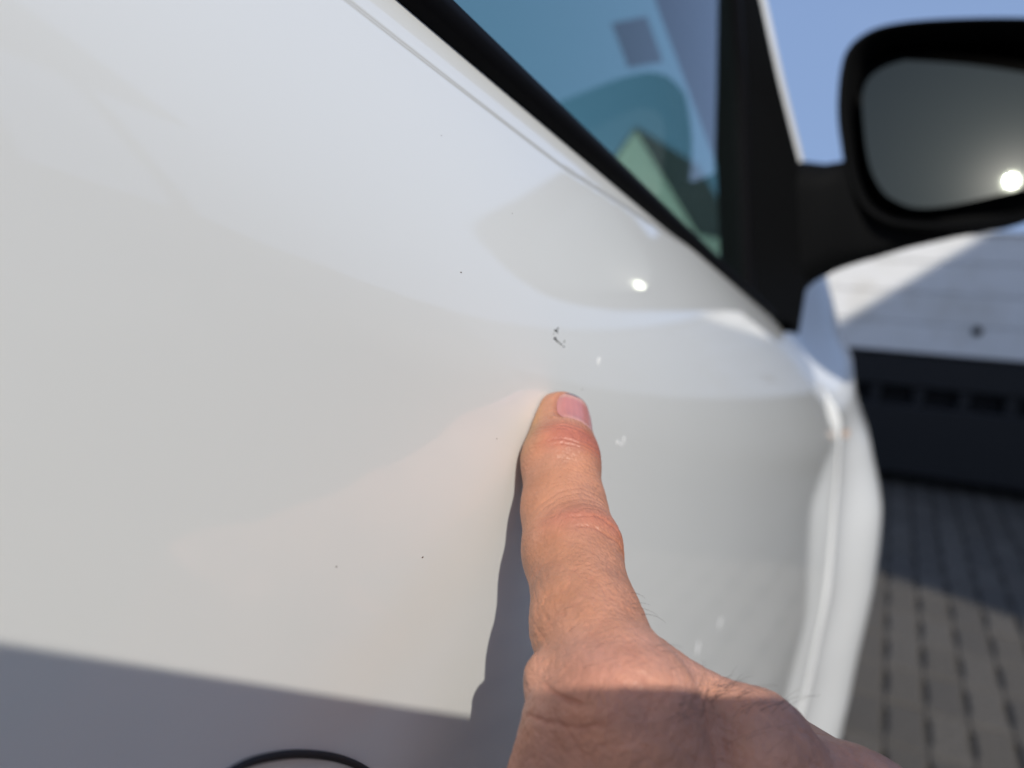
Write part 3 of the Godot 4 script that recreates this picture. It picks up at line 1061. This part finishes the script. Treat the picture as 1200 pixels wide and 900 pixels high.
func build_hand() -> void:
	skin_noise.seed = 5
	skin_noise.frequency = 0.16
	skin_noise.fractal_octaves = 2
	pores.seed = 33
	pores.noise_type = FastNoiseLite.TYPE_CELLULAR
	pores.cellular_return_type = FastNoiseLite.RETURN_DISTANCE2_SUB
	pores.frequency = 0.62
	pores.fractal_type = FastNoiseLite.FRACTAL_NONE
	fine_noise.seed = 9
	fine_noise.frequency = 0.9
	fine_noise.fractal_octaves = 2
	blotch.seed = 12
	blotch.frequency = 0.10
	blotch.fractal_octaves = 3
	set_bones()
	door_plane = door_x(0.157, belt_y(0.157) - 1.11)
	var lo := Vector3.ONE * 9.0
	var hi := -lo
	for b in bones:
		for e in [0, 1]:
			var r: float = b[2 + e] + 0.004
			lo = lo.min(b[e] - Vector3.ONE * r)
			hi = hi.max(b[e] + Vector3.ONE * r)
	var cell := 0.0013
	var per := 4
	var blk := cell * per
	var nb := Vector3i(((hi - lo) / blk).ceil())
	var idx := PackedInt32Array()
	var ids := {}
	var NX := nb.x * per + 2
	var NY := nb.y * per + 2
	var big := per + 1
	var quads := []
	# wanted blocks, found by halving
	var todo := []
	var coarse := 4
	for X in range(0, nb.x, coarse):
		for Y in range(0, nb.y, coarse):
			for Z in range(0, nb.z, coarse):
				var c := lo + (Vector3(X, Y, Z) + Vector3.ONE * coarse * 0.5) * blk
				if absf(sd_near(c, bones)) > coarse * blk * 0.87 + 0.002:
					continue
				for x in range(X, mini(X + coarse, nb.x)):
					for y in range(Y, mini(Y + coarse, nb.y)):
						for z in range(Z, mini(Z + coarse, nb.z)):
							todo.append(Vector3i(x, y, z))
	var sides := {}
	for bi in todo:
		var o: Vector3 = lo + Vector3(bi) * blk
		var c: Vector3 = o + Vector3.ONE * blk * 0.5
		var list := []
		for b in bones:
			var t: float = clampf((c - b[0]).dot(b[5]) * b[6], 0.0, 1.0)
			if (c - b[0] - b[5] * t).length() - lerpf(b[2], b[3], t) < 0.0145:
				list.append(b)
		if list.is_empty() or absf(sd_near(c, list)) > blk * 0.87 + 0.0004:
			continue
		var vals := PackedFloat32Array()
		vals.resize(big * big * big)
		var q := 0
		for z in big:
			for y in big:
				for x in big:
					vals[q] = sd_near(o + Vector3(x, y, z) * cell, list)
					q += 1
		# one vertex in each crossed cell
		for z in per:
			for y in per:
				for x in per:
					var b0 := x + y * big + z * big * big
					var sum := Vector3.ZERO
					var cnt := 0
					var v000 := vals[b0]
					var mixed := false
					for e in [1, big, big + 1, big * big, big * big + 1, big * big + big, big * big + big + 1]:
						if (vals[b0 + e] < 0.0) != (v000 < 0.0):
							mixed = true
							break
					if not mixed:
						continue
					for e in EDGES:
						var va := vals[b0 + e[0] + e[1] * big + e[2] * big * big]
						var vb := vals[b0 + e[3] + e[4] * big + e[5] * big * big]
						if (va < 0.0) != (vb < 0.0):
							var t := va / (va - vb)
							sum += Vector3(lerpf(e[0], e[3], t), lerpf(e[1], e[4], t), lerpf(e[2], e[5], t))
							cnt += 1
					var g: Vector3i = bi * per + Vector3i(x, y, z)
					ids[g.x + NX * (g.y + NY * g.z)] = hv.size()
					hv.append(o + (Vector3(x, y, z) + sum / cnt) * cell)
		# crossed edges owned by this block
		for z in per:
			for y in per:
				for x in per:
					var b0 := x + y * big + z * big * big
					var a := vals[b0] < 0.0
					var g: Vector3i = bi * per + Vector3i(x, y, z)
					if a != (vals[b0 + 1] < 0.0):
						quads.append([g, 0, a])
					if a != (vals[b0 + big] < 0.0):
						quads.append([g, 1, a])
					if a != (vals[b0 + big * big] < 0.0):
						quads.append([g, 2, a])
	for qd in quads:
		var g: Vector3i = qd[0]
		var u := Vector3i.ZERO
		var w := Vector3i.ZERO
		u[(qd[1] + 1) % 3] = 1
		w[(qd[1] + 2) % 3] = 1
		var k := []
		for h in [g - u - w, g - w, g, g - u]:
			k.append(ids.get(h.x + NX * (h.y + NY * h.z), -1))
		if -1 in k:
			continue
		# inside -> outside along +axis: counter-clockwise seen from +axis faces out
		if qd[2]:
			idx.append_array(PackedInt32Array([k[0], k[2], k[1], k[0], k[3], k[2]]))
		else:
			idx.append_array(PackedInt32Array([k[0], k[1], k[2], k[0], k[2], k[3]]))
	# settle on the surface, then split the part in view finer, twice
	hn.resize(hv.size())
	for i in hv.size():
		settle(i)
	for pass_no in 2:
		var view := PackedByteArray()
		view.resize(hv.size())
		for i in hv.size():
			view[i] = 1 if in_view(hv[i], hn[i]) else 0
		var cut := {}
		var fresh := PackedInt32Array()
		var big_n := hv.size() + 1
		var old := idx
		for f in range(0, old.size(), 3):
			if view[old[f]] + view[old[f + 1]] + view[old[f + 2]] == 0:
				continue
			for e in 3:
				var a := old[f + e]
				var b := old[f + (e + 1) % 3]
				var key := mini(a, b) * 4000000 + maxi(a, b)
				if not cut.has(key):
					cut[key] = hv.size()
					hv.append((hv[a] + hv[b]) * 0.5)
					hn.append(Vector3.ZERO)
					settle(hv.size() - 1)
		for f in range(0, old.size(), 3):
			var v := [old[f], old[f + 1], old[f + 2]]
			var m := []
			var cnt := 0
			for e in 3:
				var a: int = v[e]
				var b: int = v[(e + 1) % 3]
				var c: int = cut.get(mini(a, b) * 4000000 + maxi(a, b), -1)
				m.append(c)
				cnt += 1 if c >= 0 else 0
			if cnt == 0:
				fresh.append_array(PackedInt32Array(v))
			elif cnt == 3:
				fresh.append_array(PackedInt32Array([v[0], m[0], m[2], m[0], v[1], m[1], m[2], m[1], v[2], m[0], m[1], m[2]]))
			else:
				var r := 0
				if cnt == 1:
					while m[r] < 0:
						r += 1
				else:
					while m[r] >= 0:
						r += 1
					r = (r + 1) % 3
				var A: int = v[r]
				var B: int = v[(r + 1) % 3]
				var C: int = v[(r + 2) % 3]
				if cnt == 1:
					fresh.append_array(PackedInt32Array([A, m[r], C, m[r], B, C]))
				else: # A-B and B-C are cut
					var p1: int = m[r]
					var p2: int = m[(r + 1) % 3]
					fresh.append_array(PackedInt32Array([p1, B, p2, A, p1, p2, A, p2, C]))
		idx = fresh
	# relief and colour where the hand is in view
	var cols := PackedColorArray()
	cols.resize(hv.size())
	for i in hv.size():
		var p := hv[i]
		var n := hn[i]
		var e := 0.00018
		if in_view(p, n):
			var t1 := n.cross(Vector3.UP if absf(n.y) < 0.9 else Vector3.RIGHT).normalized()
			var t2 := n.cross(t1)
			var r0 := relief(p)
			var gx := (relief(p + t1 * e) - r0) / e
			var gy := (relief(p + t2 * e) - r0) / e
			cols[i] = skin_color(p, n, r0)
			hv[i] = p - n * r0
			hn[i] = (n + t1 * gx + t2 * gy).normalized()
		else:
			cols[i] = Color(0.48, 0.24, 0.155)
	var arr := []
	arr.resize(Mesh.ARRAY_MAX)
	arr[Mesh.ARRAY_VERTEX] = hv
	arr[Mesh.ARRAY_NORMAL] = hn
	arr[Mesh.ARRAY_COLOR] = cols
	arr[Mesh.ARRAY_INDEX] = idx
	var mesh := ArrayMesh.new()
	mesh.add_surface_from_arrays(Mesh.PRIMITIVE_TRIANGLES, arr)
	print("hand: ", hv.size(), " verts ", idx.size() / 3, " tris ", Time.get_ticks_msec(), " ms")
	var who := thing("person", "person in the foreground, right index finger stretched out and touching the white van door", "person")
	var hand := put("pointing_hand", mesh, M.skin, who)
	build_nail(hand)
	build_hairs(hand)
	build_sleeve(who)

const EDGES := [[0, 0, 0, 1, 0, 0], [0, 1, 0, 1, 1, 0], [0, 0, 1, 1, 0, 1], [0, 1, 1, 1, 1, 1], [0, 0, 0, 0, 1, 0], [1, 0, 0, 1, 1, 0], [0, 0, 1, 0, 1, 1], [1, 0, 1, 1, 1, 1], [0, 0, 0, 0, 0, 1], [1, 0, 0, 1, 0, 1], [0, 1, 0, 0, 1, 1], [1, 1, 0, 1, 1, 1]]

func grad(p: Vector3, list: Array, e: float) -> Vector3:
	return Vector3(sd_near(p + Vector3(e, 0, 0), list) - sd_near(p - Vector3(e, 0, 0), list), sd_near(p + Vector3(0, e, 0), list) - sd_near(p - Vector3(0, e, 0), list), sd_near(p + Vector3(0, 0, e), list) - sd_near(p - Vector3(0, 0, e), list)).normalized()

func on_skin(from: Vector3, dir: Vector3) -> Vector3: # walk inwards until the smooth skin
	var p := from
	for i in 40:
		var d := sd_near(p, bones)
		if absf(d) < 0.00002:
			break
		p += dir * d
	return p

func build_nail(hand: Node) -> void:
	var axis: Vector3 = (idx_nodes[0] - idx_nodes[2]).normalized()
	var top := dorsal(axis)
	var side := top.cross(axis)
	if side.dot(RIGHT) < 0:
		side = -side
	var verts := PackedVector3Array()
	var cols := PackedColorArray()
	var nu := 36
	var nw := 30
	var rows := []
	var cls := []
	for i in nu + 1:
		var line := []
		var cl := []
		for j in nw + 1:
			# square to rounded shape
			var a := lerpf(-1.0, 1.0, i / float(nu))
			var b := lerpf(-1.0, 1.0, j / float(nw))
			var k := 1.0 / maxf(pow(pow(absf(a), 2.7) + pow(absf(b), 2.7), 1.0 / 2.7), 1e-6) * maxf(absf(a), absf(b))
			var u := a * k * 5.8
			var w := b * k * 5.1
			var e := nail_edge(u, w)
			var ang := w / 6.6
			var q: Vector3 = idx_nodes[0] - axis * (u + NAIL_MID) * 0.001
			var out := top * cos(ang) + side * sin(ang)
			var p := on_skin(q + out * 0.014, -out)
			var lift := 0.00035 * smoothstep(0.0, -1.3, e) - 0.00038
			var free := smoothstep(-3.6, -5.6, u)
			lift += free * 0.0004
			line.append(p + out * (lift + 0.00012))
			var pink := Vector3(0.50, 0.205, 0.19)
			var c := pink.lerp(Vector3(0.56, 0.31, 0.27), smoothstep(2.8, 5.6, u) * 0.8)
			c = c.lerp(Vector3(0.55, 0.33, 0.27), smoothstep(-2.9, -3.8, u) * 0.6)
			c = c.lerp(Vector3(0.17, 0.15, 0.16), smoothstep(-4.4, -4.8, u + 0.25 * sin(w * 1.3)) * smoothstep(-4.8, -2.5, w))
			c *= 1.0 + 0.03 * sin(w * 5.0) + 0.08 * blotch.get_noise_3dv(p * 1600.0)
			cl.append(Color(c.x, c.y, c.z))
		rows.append(line)
		cls.append(cl)
	var st := st_new()
	for i in nu:
		for j in nw:
			for tri in [[[i, j], [i + 1, j], [i + 1, j + 1]], [[i, j], [i + 1, j + 1], [i, j + 1]]]:
				var A: Vector3 = rows[tri[0][0]][tri[0][1]]
				var B: Vector3 = rows[tri[1][0]][tri[1][1]]
				var C: Vector3 = rows[tri[2][0]][tri[2][1]]
				var order := [0, 1, 2] if (B - A).cross(C - A).dot(top) < 0 else [0, 2, 1]
				for o in order:
					st.set_color(cls[tri[o][0]][tri[o][1]])
					st.set_smooth_group(0)
					st.add_vertex(rows[tri[o][0]][tri[o][1]])
	st.index()
	st.generate_normals()
	put("fingernail", st.commit(), M.nail, hand)

func build_hairs(hand: Node) -> void:
	rng.seed = 77
	var st := st_new()
	var starts := []
	# [end, end, scatter, how many, length from, to, how far they stand off]
	for g in [[Vector3(0.03931, 1.08530, -0.11218), Vector3(0.06087, 1.08258, -0.11030), 0.0012, 50, 0.003, 0.0075, 1.0], [Vector3(0.03056, 1.09592, -0.12369), Vector3(0.03743, 1.08793, -0.11519), 0.0010, 9, 0.003, 0.006, 0.6], [Vector3(0.03047, 1.09318, -0.10748), Vector3(0.03563, 1.08916, -0.10345), 0.0055, 12, 0.002, 0.0035, 0.12], [Vector3(0.03806, 1.08528, -0.08704), Vector3(0.06204, 1.08148, -0.10503), 0.0050, 26, 0.003, 0.005, 0.12]]:
		for i in g[3]:
			var at: Vector3 = g[0].lerp(g[1], pow(rng.randf(), 1.2))
			at += (RIGHT * rng.randf_range(-1, 1) + UPWARD * rng.randf_range(-1, 1)) * g[2]
			starts.append([at, 0, 0, rng.randf_range(g[4], g[5]), g[6]])
	for s in starts:
		var q: Vector3 = s[0]
		var dir := AHEAD
		q -= AHEAD * 0.03
		if sd_near(q, bones) < 0.0:
			continue
		var p := q
		var hit := false
		for i in 60:
			var d := sd_near(p, bones)
			if d < 0.00003:
				hit = true
				break
			p += dir * maxf(d * 0.8, 0.00003)
			if p.distance_to(q) > 0.08:
				break
		if not hit:
			continue
		var n := grad(p, bones, 0.0003)
		var lie := (RIGHT * 0.8 + UPWARD * rng.randf_range(0.1, 0.9) + Vector3(rng.randf_range(-0.4, 0.4), rng.randf_range(-0.3, 0.3), rng.randf_range(-0.4, 0.4))).normalized()
		lie = (lie - n * lie.dot(n)).normalized()
		if absf(lie.dot(AHEAD)) > 0.75:
			continue
		var pts := []
		var rr := []
		for k in 6:
			var w := k / 5.0
			var len: float = s[3] * w
			pts.append(p + lie * len + n * (len * (0.25 + 0.75 * s[4]) * (1.0 - 0.45 * w) * 0.8 + 0.00001) + UPWARD * -len * 0.15 * w)
			rr.append(lerpf(0.000032 if s[4] > 0.5 else 0.000018, 0.000010, w))
		tube_into(st, pts, rr, 4)
	var h := put("hair", st.commit(), M.hair, hand)
	h.set_meta("kind", "stuff")

func build_sleeve(who: Node) -> void:
	var a := Vector3(0.09822, 0.99039, -0.07560)
	var b := Vector3(0.26054, 0.77333, 0.05191)
	var st := st_new()
	var ax := (b - a).normalized()
	var s := ax.cross(Vector3.UP).normalized()
	var t := s.cross(ax)
	var rows := []
	for p in [[0.012, 0.030], [0.004, 0.031], [0.0, 0.034], [0.004, 0.036], [0.03, 0.037], [0.08, 0.041], [0.16, 0.047], [0.24, 0.052], [0.29, 0.054], [0.31, 0.045], [0.315, 0.001]]:
		var line := []
		for k in 28:
			var g := TAU * k / 28.0
			var r: float = p[1] * (1.0 + 0.03 * sin(g * 3.0 + p[0] * 60.0) + 0.03 * sin(p[0] * 140.0 + g))
			line.append(a + ax * p[0] + (s * cos(g) + t * sin(g)) * r)
		rows.append(line)
	sheet_into(st, rows, Vector3.ZERO, true, a.lerp(b, 0.4))
	put("sleeve", st.commit(), M.sleeve_cloth, who)

# ---------------------------------------------------------------- the phone that takes the picture
func build_phone() -> void:
	var B := Basis(RIGHT, UPWARD, -AHEAD)
	var up_edge := PHONE_TOP
	var c := EYE - AHEAD * 0.0085 + RIGHT * (0.0735 - 0.045) + UPWARD * (up_edge - 0.0358)
	var ph := thing("smartphone", "pale smartphone held beside the van door, lens towards the fingertip", "phone", c)
	ph.basis = B
	var st := st_new()
	var rows := []
	for p in [[0.0, -0.0040], [0.8, -0.0040], [0.97, -0.0039], [0.99, -0.0034], [1.0, -0.0022], [1.0, 0.0022], [0.99, 0.0034], [0.97, 0.0039], [0.8, 0.0040], [0.0, 0.0040]]:
		var line := []
		for k in 64:
			var a := TAU * k / 64.0
			var q := Vector2(cos(a), sin(a))
			var r := 0.0115
			var hx := 0.0735 - r
			var hy := 0.0358 - r
			var v := Vector2(clampf(q.x * 0.2, -hx, hx), 0)
			v = Vector2(signf(q.x) * hx if absf(q.x) > 1e-6 else 0.0, signf(q.y) * hy if absf(q.y) > 1e-6 else 0.0) + q * r
			var z: float = p[1]
			line.append(Vector3(v.x * p[0], v.y * p[0], z))
		rows.append(line)
	sheet_into(st, rows, Vector3.ZERO, true, Vector3.ZERO)
	put("case", st.commit(), M.phone_case, ph)
	var lens_at := Vector3(-0.0285, -(up_edge - 0.0358), 0.0)
	put("lens", tube([lens_at + Vector3(0, 0, -0.0035), lens_at + Vector3(0, 0, -0.0065)], [0.0065, 0.006], 28), M.phone_glass, ph)
	put("screen", box(Vector3(0, 0, 0.0042), Vector3(0.138, 0.064, 0.0008), 0.0003), M.phone_glass, ph)

const PHONE_TOP := 0.0148

# ---------------------------------------------------------------- surroundings
func build_ground() -> void:
	struct("ground", sheet([[Vector3(-300, -0.05, 300), Vector3(300, -0.05, 300)], [Vector3(-300, -0.05, -300), Vector3(300, -0.05, -300)]], Vector3.UP), M.asphalt)
	var yaw := -0.037
	var bedding := sheet([[Vector3(-9, -0.012, 9), Vector3(9, -0.012, 9)], [Vector3(-9, -0.012, -9), Vector3(9, -0.012, -9)]], Vector3.UP)
	var pave := struct("pavement", bedding, M.joint_soil)
	# one paver: a block with a notch in each long side, which leaves the open joints
	var outline := []
	for q in [[-1, -1, 0], [1, -1, 0], [1, -0.62, 0], [1, -0.55, 1], [1, 0.55, 1], [1, 0.62, 0], [1, 1, 0], [-1, 1, 0], [-1, 0.62, 0], [-1, 0.55, 1], [-1, -0.55, 1], [-1, -0.62, 0]]:
		outline.append(Vector3(q[0] * (0.0478 - 0.0075 * q[2]), 0, q[1] * 0.0983))
	var meshes := []
	for v in 3:
		var st := st_new()
		var n := outline.size()
		for i in n:
			var a: Vector3 = outline[i]
			var b: Vector3 = outline[(i + 1) % n]
			var ia := Vector3(a.x - signf(a.x) * 0.004, 0, a.z * 0.962)
			var ib := Vector3(b.x - signf(b.x) * 0.004, 0, b.z * 0.962)
			var out := Vector3((b - a).z, 0, -(b - a).x)
			flat_tri(st, Vector3(0, 0.0005 * v, 0), ia, ib, Vector3.UP)
			flat_quad(st, ia, ib, b + Vector3(0, -0.003, 0), a + Vector3(0, -0.003, 0), Vector3.UP * 0.01 + out)
			flat_quad(st, a + Vector3(0, -0.003, 0), b + Vector3(0, -0.003, 0), b + Vector3(0, -0.012, 0), a + Vector3(0, -0.012, 0), out)
		meshes.append(st.commit())
	rng.seed = 31
	var kinds := [M.paver_a, M.paver_b, M.paver_c]
	var rest := [[], [], []]
	var single := 0
	for i in range(-70, 75):
		for j in range(-40, 40):
			var q := Vector2(0.032 + i * 0.0985, j * 0.2005)
			var x := q.x * cos(yaw) + q.y * sin(yaw)
			var z := -q.x * sin(yaw) + q.y * cos(yaw)
			var t := Transform3D(Basis(Vector3.UP, yaw).rotated(Vector3.RIGHT, rng.randf_range(-0.008, 0.008)), Vector3(x, rng.randf_range(-0.0015, 0.0015), z))
			var k := rng.randi() % 3
			var ang := atan2(x - EYE.x, -z)
			if z < -1.6 and z > -4.45 and ang > -0.02 and ang < 0.20 and single < 290:
				var o := put("paver", meshes[k], kinds[k], pave)
				o.transform = t
				single += 1
			else:
				rest[k].append(t)
	for k in 3:
		var mm := MultiMesh.new()
		mm.transform_format = MultiMesh.TRANSFORM_3D
		mm.mesh = meshes[k]
		mm.instance_count = rest[k].size()
		for i in rest[k].size():
			mm.set_instance_transform(i, rest[k][i])
		var o := MultiMeshInstance3D.new()
		o.name = "paver_field"
		o.multimesh = mm
		o.material_override = kinds[k]
		o.set_meta("kind", "stuff")
		pave.add_child(o, true)

func build_trailer() -> void:
	var t := thing("trailer", "white parked vehicle with a dark slotted lower panel, half in shadow below the wing mirror", "vehicle", Vector3(0.9, 0, -4.31))
	var st := st_new()
	# upper body with a rolled top edge
	box_into(st, Vector3(0, 1.03, -0.91), Vector3(3.08, 0.60, 1.78), 0.012)
	var body := put("body", st.commit(), M.trailer_white, t)
	for k in 4:
		put("side_board", box(Vector3(0, 0.799 + 0.154 * k, -0.012), Vector3(3.1, 0.151, 0.03), 0.004), M.trailer_white, body)
	put("top_rail", tube([Vector3(-1.55, 1.335, 0.004), Vector3(1.55, 1.335, 0.004)], 0.011, 10), M.trailer_white, t)
	var lock := []
	for k in 2:
		lock.append(Vector3(-0.27, 0.857, 0.001 + 0.016 * k))
	put("latch", tube(lock, 0.022, 16), M.trailer_black, t)
	# dark skirt: bars round a row of slots
	st = st_new()
	box_into(st, Vector3(0, 0.625, -0.03), Vector3(3.06, 0.17, 0.05), 0.008)
	box_into(st, Vector3(0, 0.26, -0.03), Vector3(3.06, 0.37, 0.05), 0.008)
	var x := -1.53
	var bars := []
	while x < 1.5:
		bars.append(x + 0.028)
		x += 0.2045
	var skirt := put("skirt", st.commit(), M.trailer_dark, t)
	for b in bars:
		put("slot_bar", box(Vector3(b, 0.4925, -0.034), Vector3(0.055, 0.095, 0.04), 0.004), M.trailer_dark, skirt)
	put("slot_backing", box(Vector3(0, 0.49, -0.10), Vector3(3.0, 0.12, 0.02), 0.004), M.trailer_black, t)
	put("underbody", box(Vector3(0, 0.42, -0.95), Vector3(2.9, 0.5, 1.6), 0.02), M.trailer_black, t)
	for q in [[-1.1, -0.6], [1.1, -0.6]]:
		put("wheel", tube([Vector3(q[0] - 0.1, 0.28, q[1]), Vector3(q[0] + 0.1, 0.28, q[1])], 0.28, 28), M.tyre, t)

func build_shed() -> void:
	# pale gable seen through the cab
	var t := thing("shed", "pale gabled shed seen small and greenish through the van's side window", "building", Vector3(-3.42, 0, -12))
	var st := st_new()
	var w := 1.12
	var pts := [Vector3(-w, 0, 0), Vector3(w, 0, 0), Vector3(w, 1.55, 0), Vector3(0, 3.15, 0), Vector3(-w, 1.55, 0)]
	for z in [0.0, -5.0]:
		var o := Vector3.BACK if z == 0.0 else Vector3.FORWARD
		for i in range(1, 4):
			flat_tri(st, pts[0] + Vector3(0, 0, z), pts[i] + Vector3(0, 0, z), pts[i + 1] + Vector3(0, 0, z), o)
	flat_quad(st, pts[1], pts[2], pts[2] + Vector3(0, 0, -5), pts[1] + Vector3(0, 0, -5), Vector3.RIGHT)
	flat_quad(st, pts[0], pts[4], pts[4] + Vector3(0, 0, -5), pts[0] + Vector3(0, 0, -5), Vector3.LEFT)
	put("wall", st.commit(), M.shed_wall, t)
	st = st_new()
	for s in [-1, 1]:
		var mid := Vector3(s * w * 0.5, 2.365, -2.5)
		box_into(st, mid, Vector3(2.0, 0.03, 5.04), 0.008, Basis(Vector3.BACK, -s * atan2(1.6, w)))
	put("roof", st.commit(), M.roof_dark, t)

func build_canopy() -> void:
	# flat roof on posts to the right, whose shadow crosses the yard
	var t := thing("canopy", "flat canopy roof on posts to the right of the van, shading the yard ahead", "canopy", CANOPY)
	t.rotation.y = -0.421
	put("roof_slab", box(Vector3(4.0, 0.06, -3.0), Vector3(8.0, 0.12, 6.0), 0.02), M.render_wall, t)
	for q in [[1.2, -3.2], [1.2, -5.6], [7.5, -0.6], [7.5, -5.6]]:
		put("post", box(Vector3(q[0], -1.8, q[1]), Vector3(0.18, 3.6, 0.18), 0.01), M.render_wall, t)

func build_wall() -> void:
	var t := thing("yard_wall", "long rendered yard wall far to the right, faintly mirrored in the white paint", "wall", Vector3(21, 0, -18))
	put("wall_face", box(Vector3(0, 1.4, 0), Vector3(0.3, 3.0, 70.0), 0.02), M.render_wall, t)
	put("coping", box(Vector3(0, 2.96, 0), Vector3(0.42, 0.1, 70.0), 0.02), M.roof_dark, t)

const CANOPY := Vector3(1.708, 3.6, -0.023)

func clear_sky() -> ImageTexture: # deep blue above, paler low down and round the sun, a breath of high cloud
	var im := Image.create(512, 256, false, Image.FORMAT_RGBF)
	var veil := FastNoiseLite.new()
	veil.seed = 3
	veil.frequency = 2.2
	veil.fractal_octaves = 4
	var sun_at := TO_SUN.normalized()
	for j in 256:
		var th := PI * (j + 0.5) / 256.0
		for i in 512:
			var ph := TAU * (i + 0.5) / 512.0
			var d := Vector3(sin(ph) * sin(th), cos(th), -cos(ph) * sin(th))
			var c := Vector3(0.09, 0.088, 0.085)
			if d.y > 0.0:
				c = Vector3(0.26, 0.39, 0.65).lerp(Vector3(0.16, 0.265, 0.53), pow(d.y, 0.8))
				var a := rad_to_deg(acos(clampf(d.dot(sun_at), -1.0, 1.0)))
				c += Vector3(1.0, 0.95, 0.86) * (0.9 * exp(-a / 10.0) + 0.45 * exp(-a / 40.0))
				var wisp := smoothstep(0.05, 0.6, veil.get_noise_3d(d.x * 1.0, d.y * 3.0, d.z * 1.0))
				c = c.lerp(Vector3(0.55, 0.60, 0.72), 0.10 * wisp)
			im.set_pixel(i, j, Color(c.x, c.y, c.z))
	return ImageTexture.create_from_image(im)

func _ready() -> void:
	# camera
	var cam := Camera3D.new()
	cam.name = "camera"
	cam.transform = Transform3D(Basis(RIGHT, UPWARD, -AHEAD), EYE)
	cam.near = 0.004
	cam.far = 900.0
	var at := CameraAttributesPhysical.new()
	at.frustum_focal_length = 23.094
	at.exposure_aperture = 9.5
	at.frustum_focus_distance = 0.137
	at.frustum_near = 0.004
	at.frustum_far = 900.0
	cam.attributes = at
	cam.fov = 54.92
	add_child(cam)
	cam.current = true
	# sky
	var sky := PanoramaSkyMaterial.new()
	sky.panorama = clear_sky()
	var env := Environment.new()
	env.background_mode = Environment.BG_SKY
	env.sky = Sky.new()
	env.sky.sky_material = sky
	env.tonemap_mode = Environment.TONE_MAPPER_LINEAR
	env.tonemap_exposure = 1.0
	env.sdfgi_enabled = true
	env.ssao_enabled = true
	env.ssil_enabled = true
	var we := WorldEnvironment.new()
	we.name = "environment"
	we.environment = env
	add_child(we)
	# sun
	var sun := DirectionalLight3D.new()
	sun.name = "sun"
	sun.light_energy = 1.1
	sun.light_color = Color(1.0, 0.972, 0.925)
	sun.light_angular_distance = 0.7
	sun.shadow_enabled = true
	sun.look_at_from_position(Vector3.ZERO, -TO_SUN, Vector3.UP)
	add_child(sun)

	materials()
	build_ground()
	build_canopy()
	build_wall()
	build_shed()
	build_trailer()
	build_van()
	build_phone()
	build_hand()
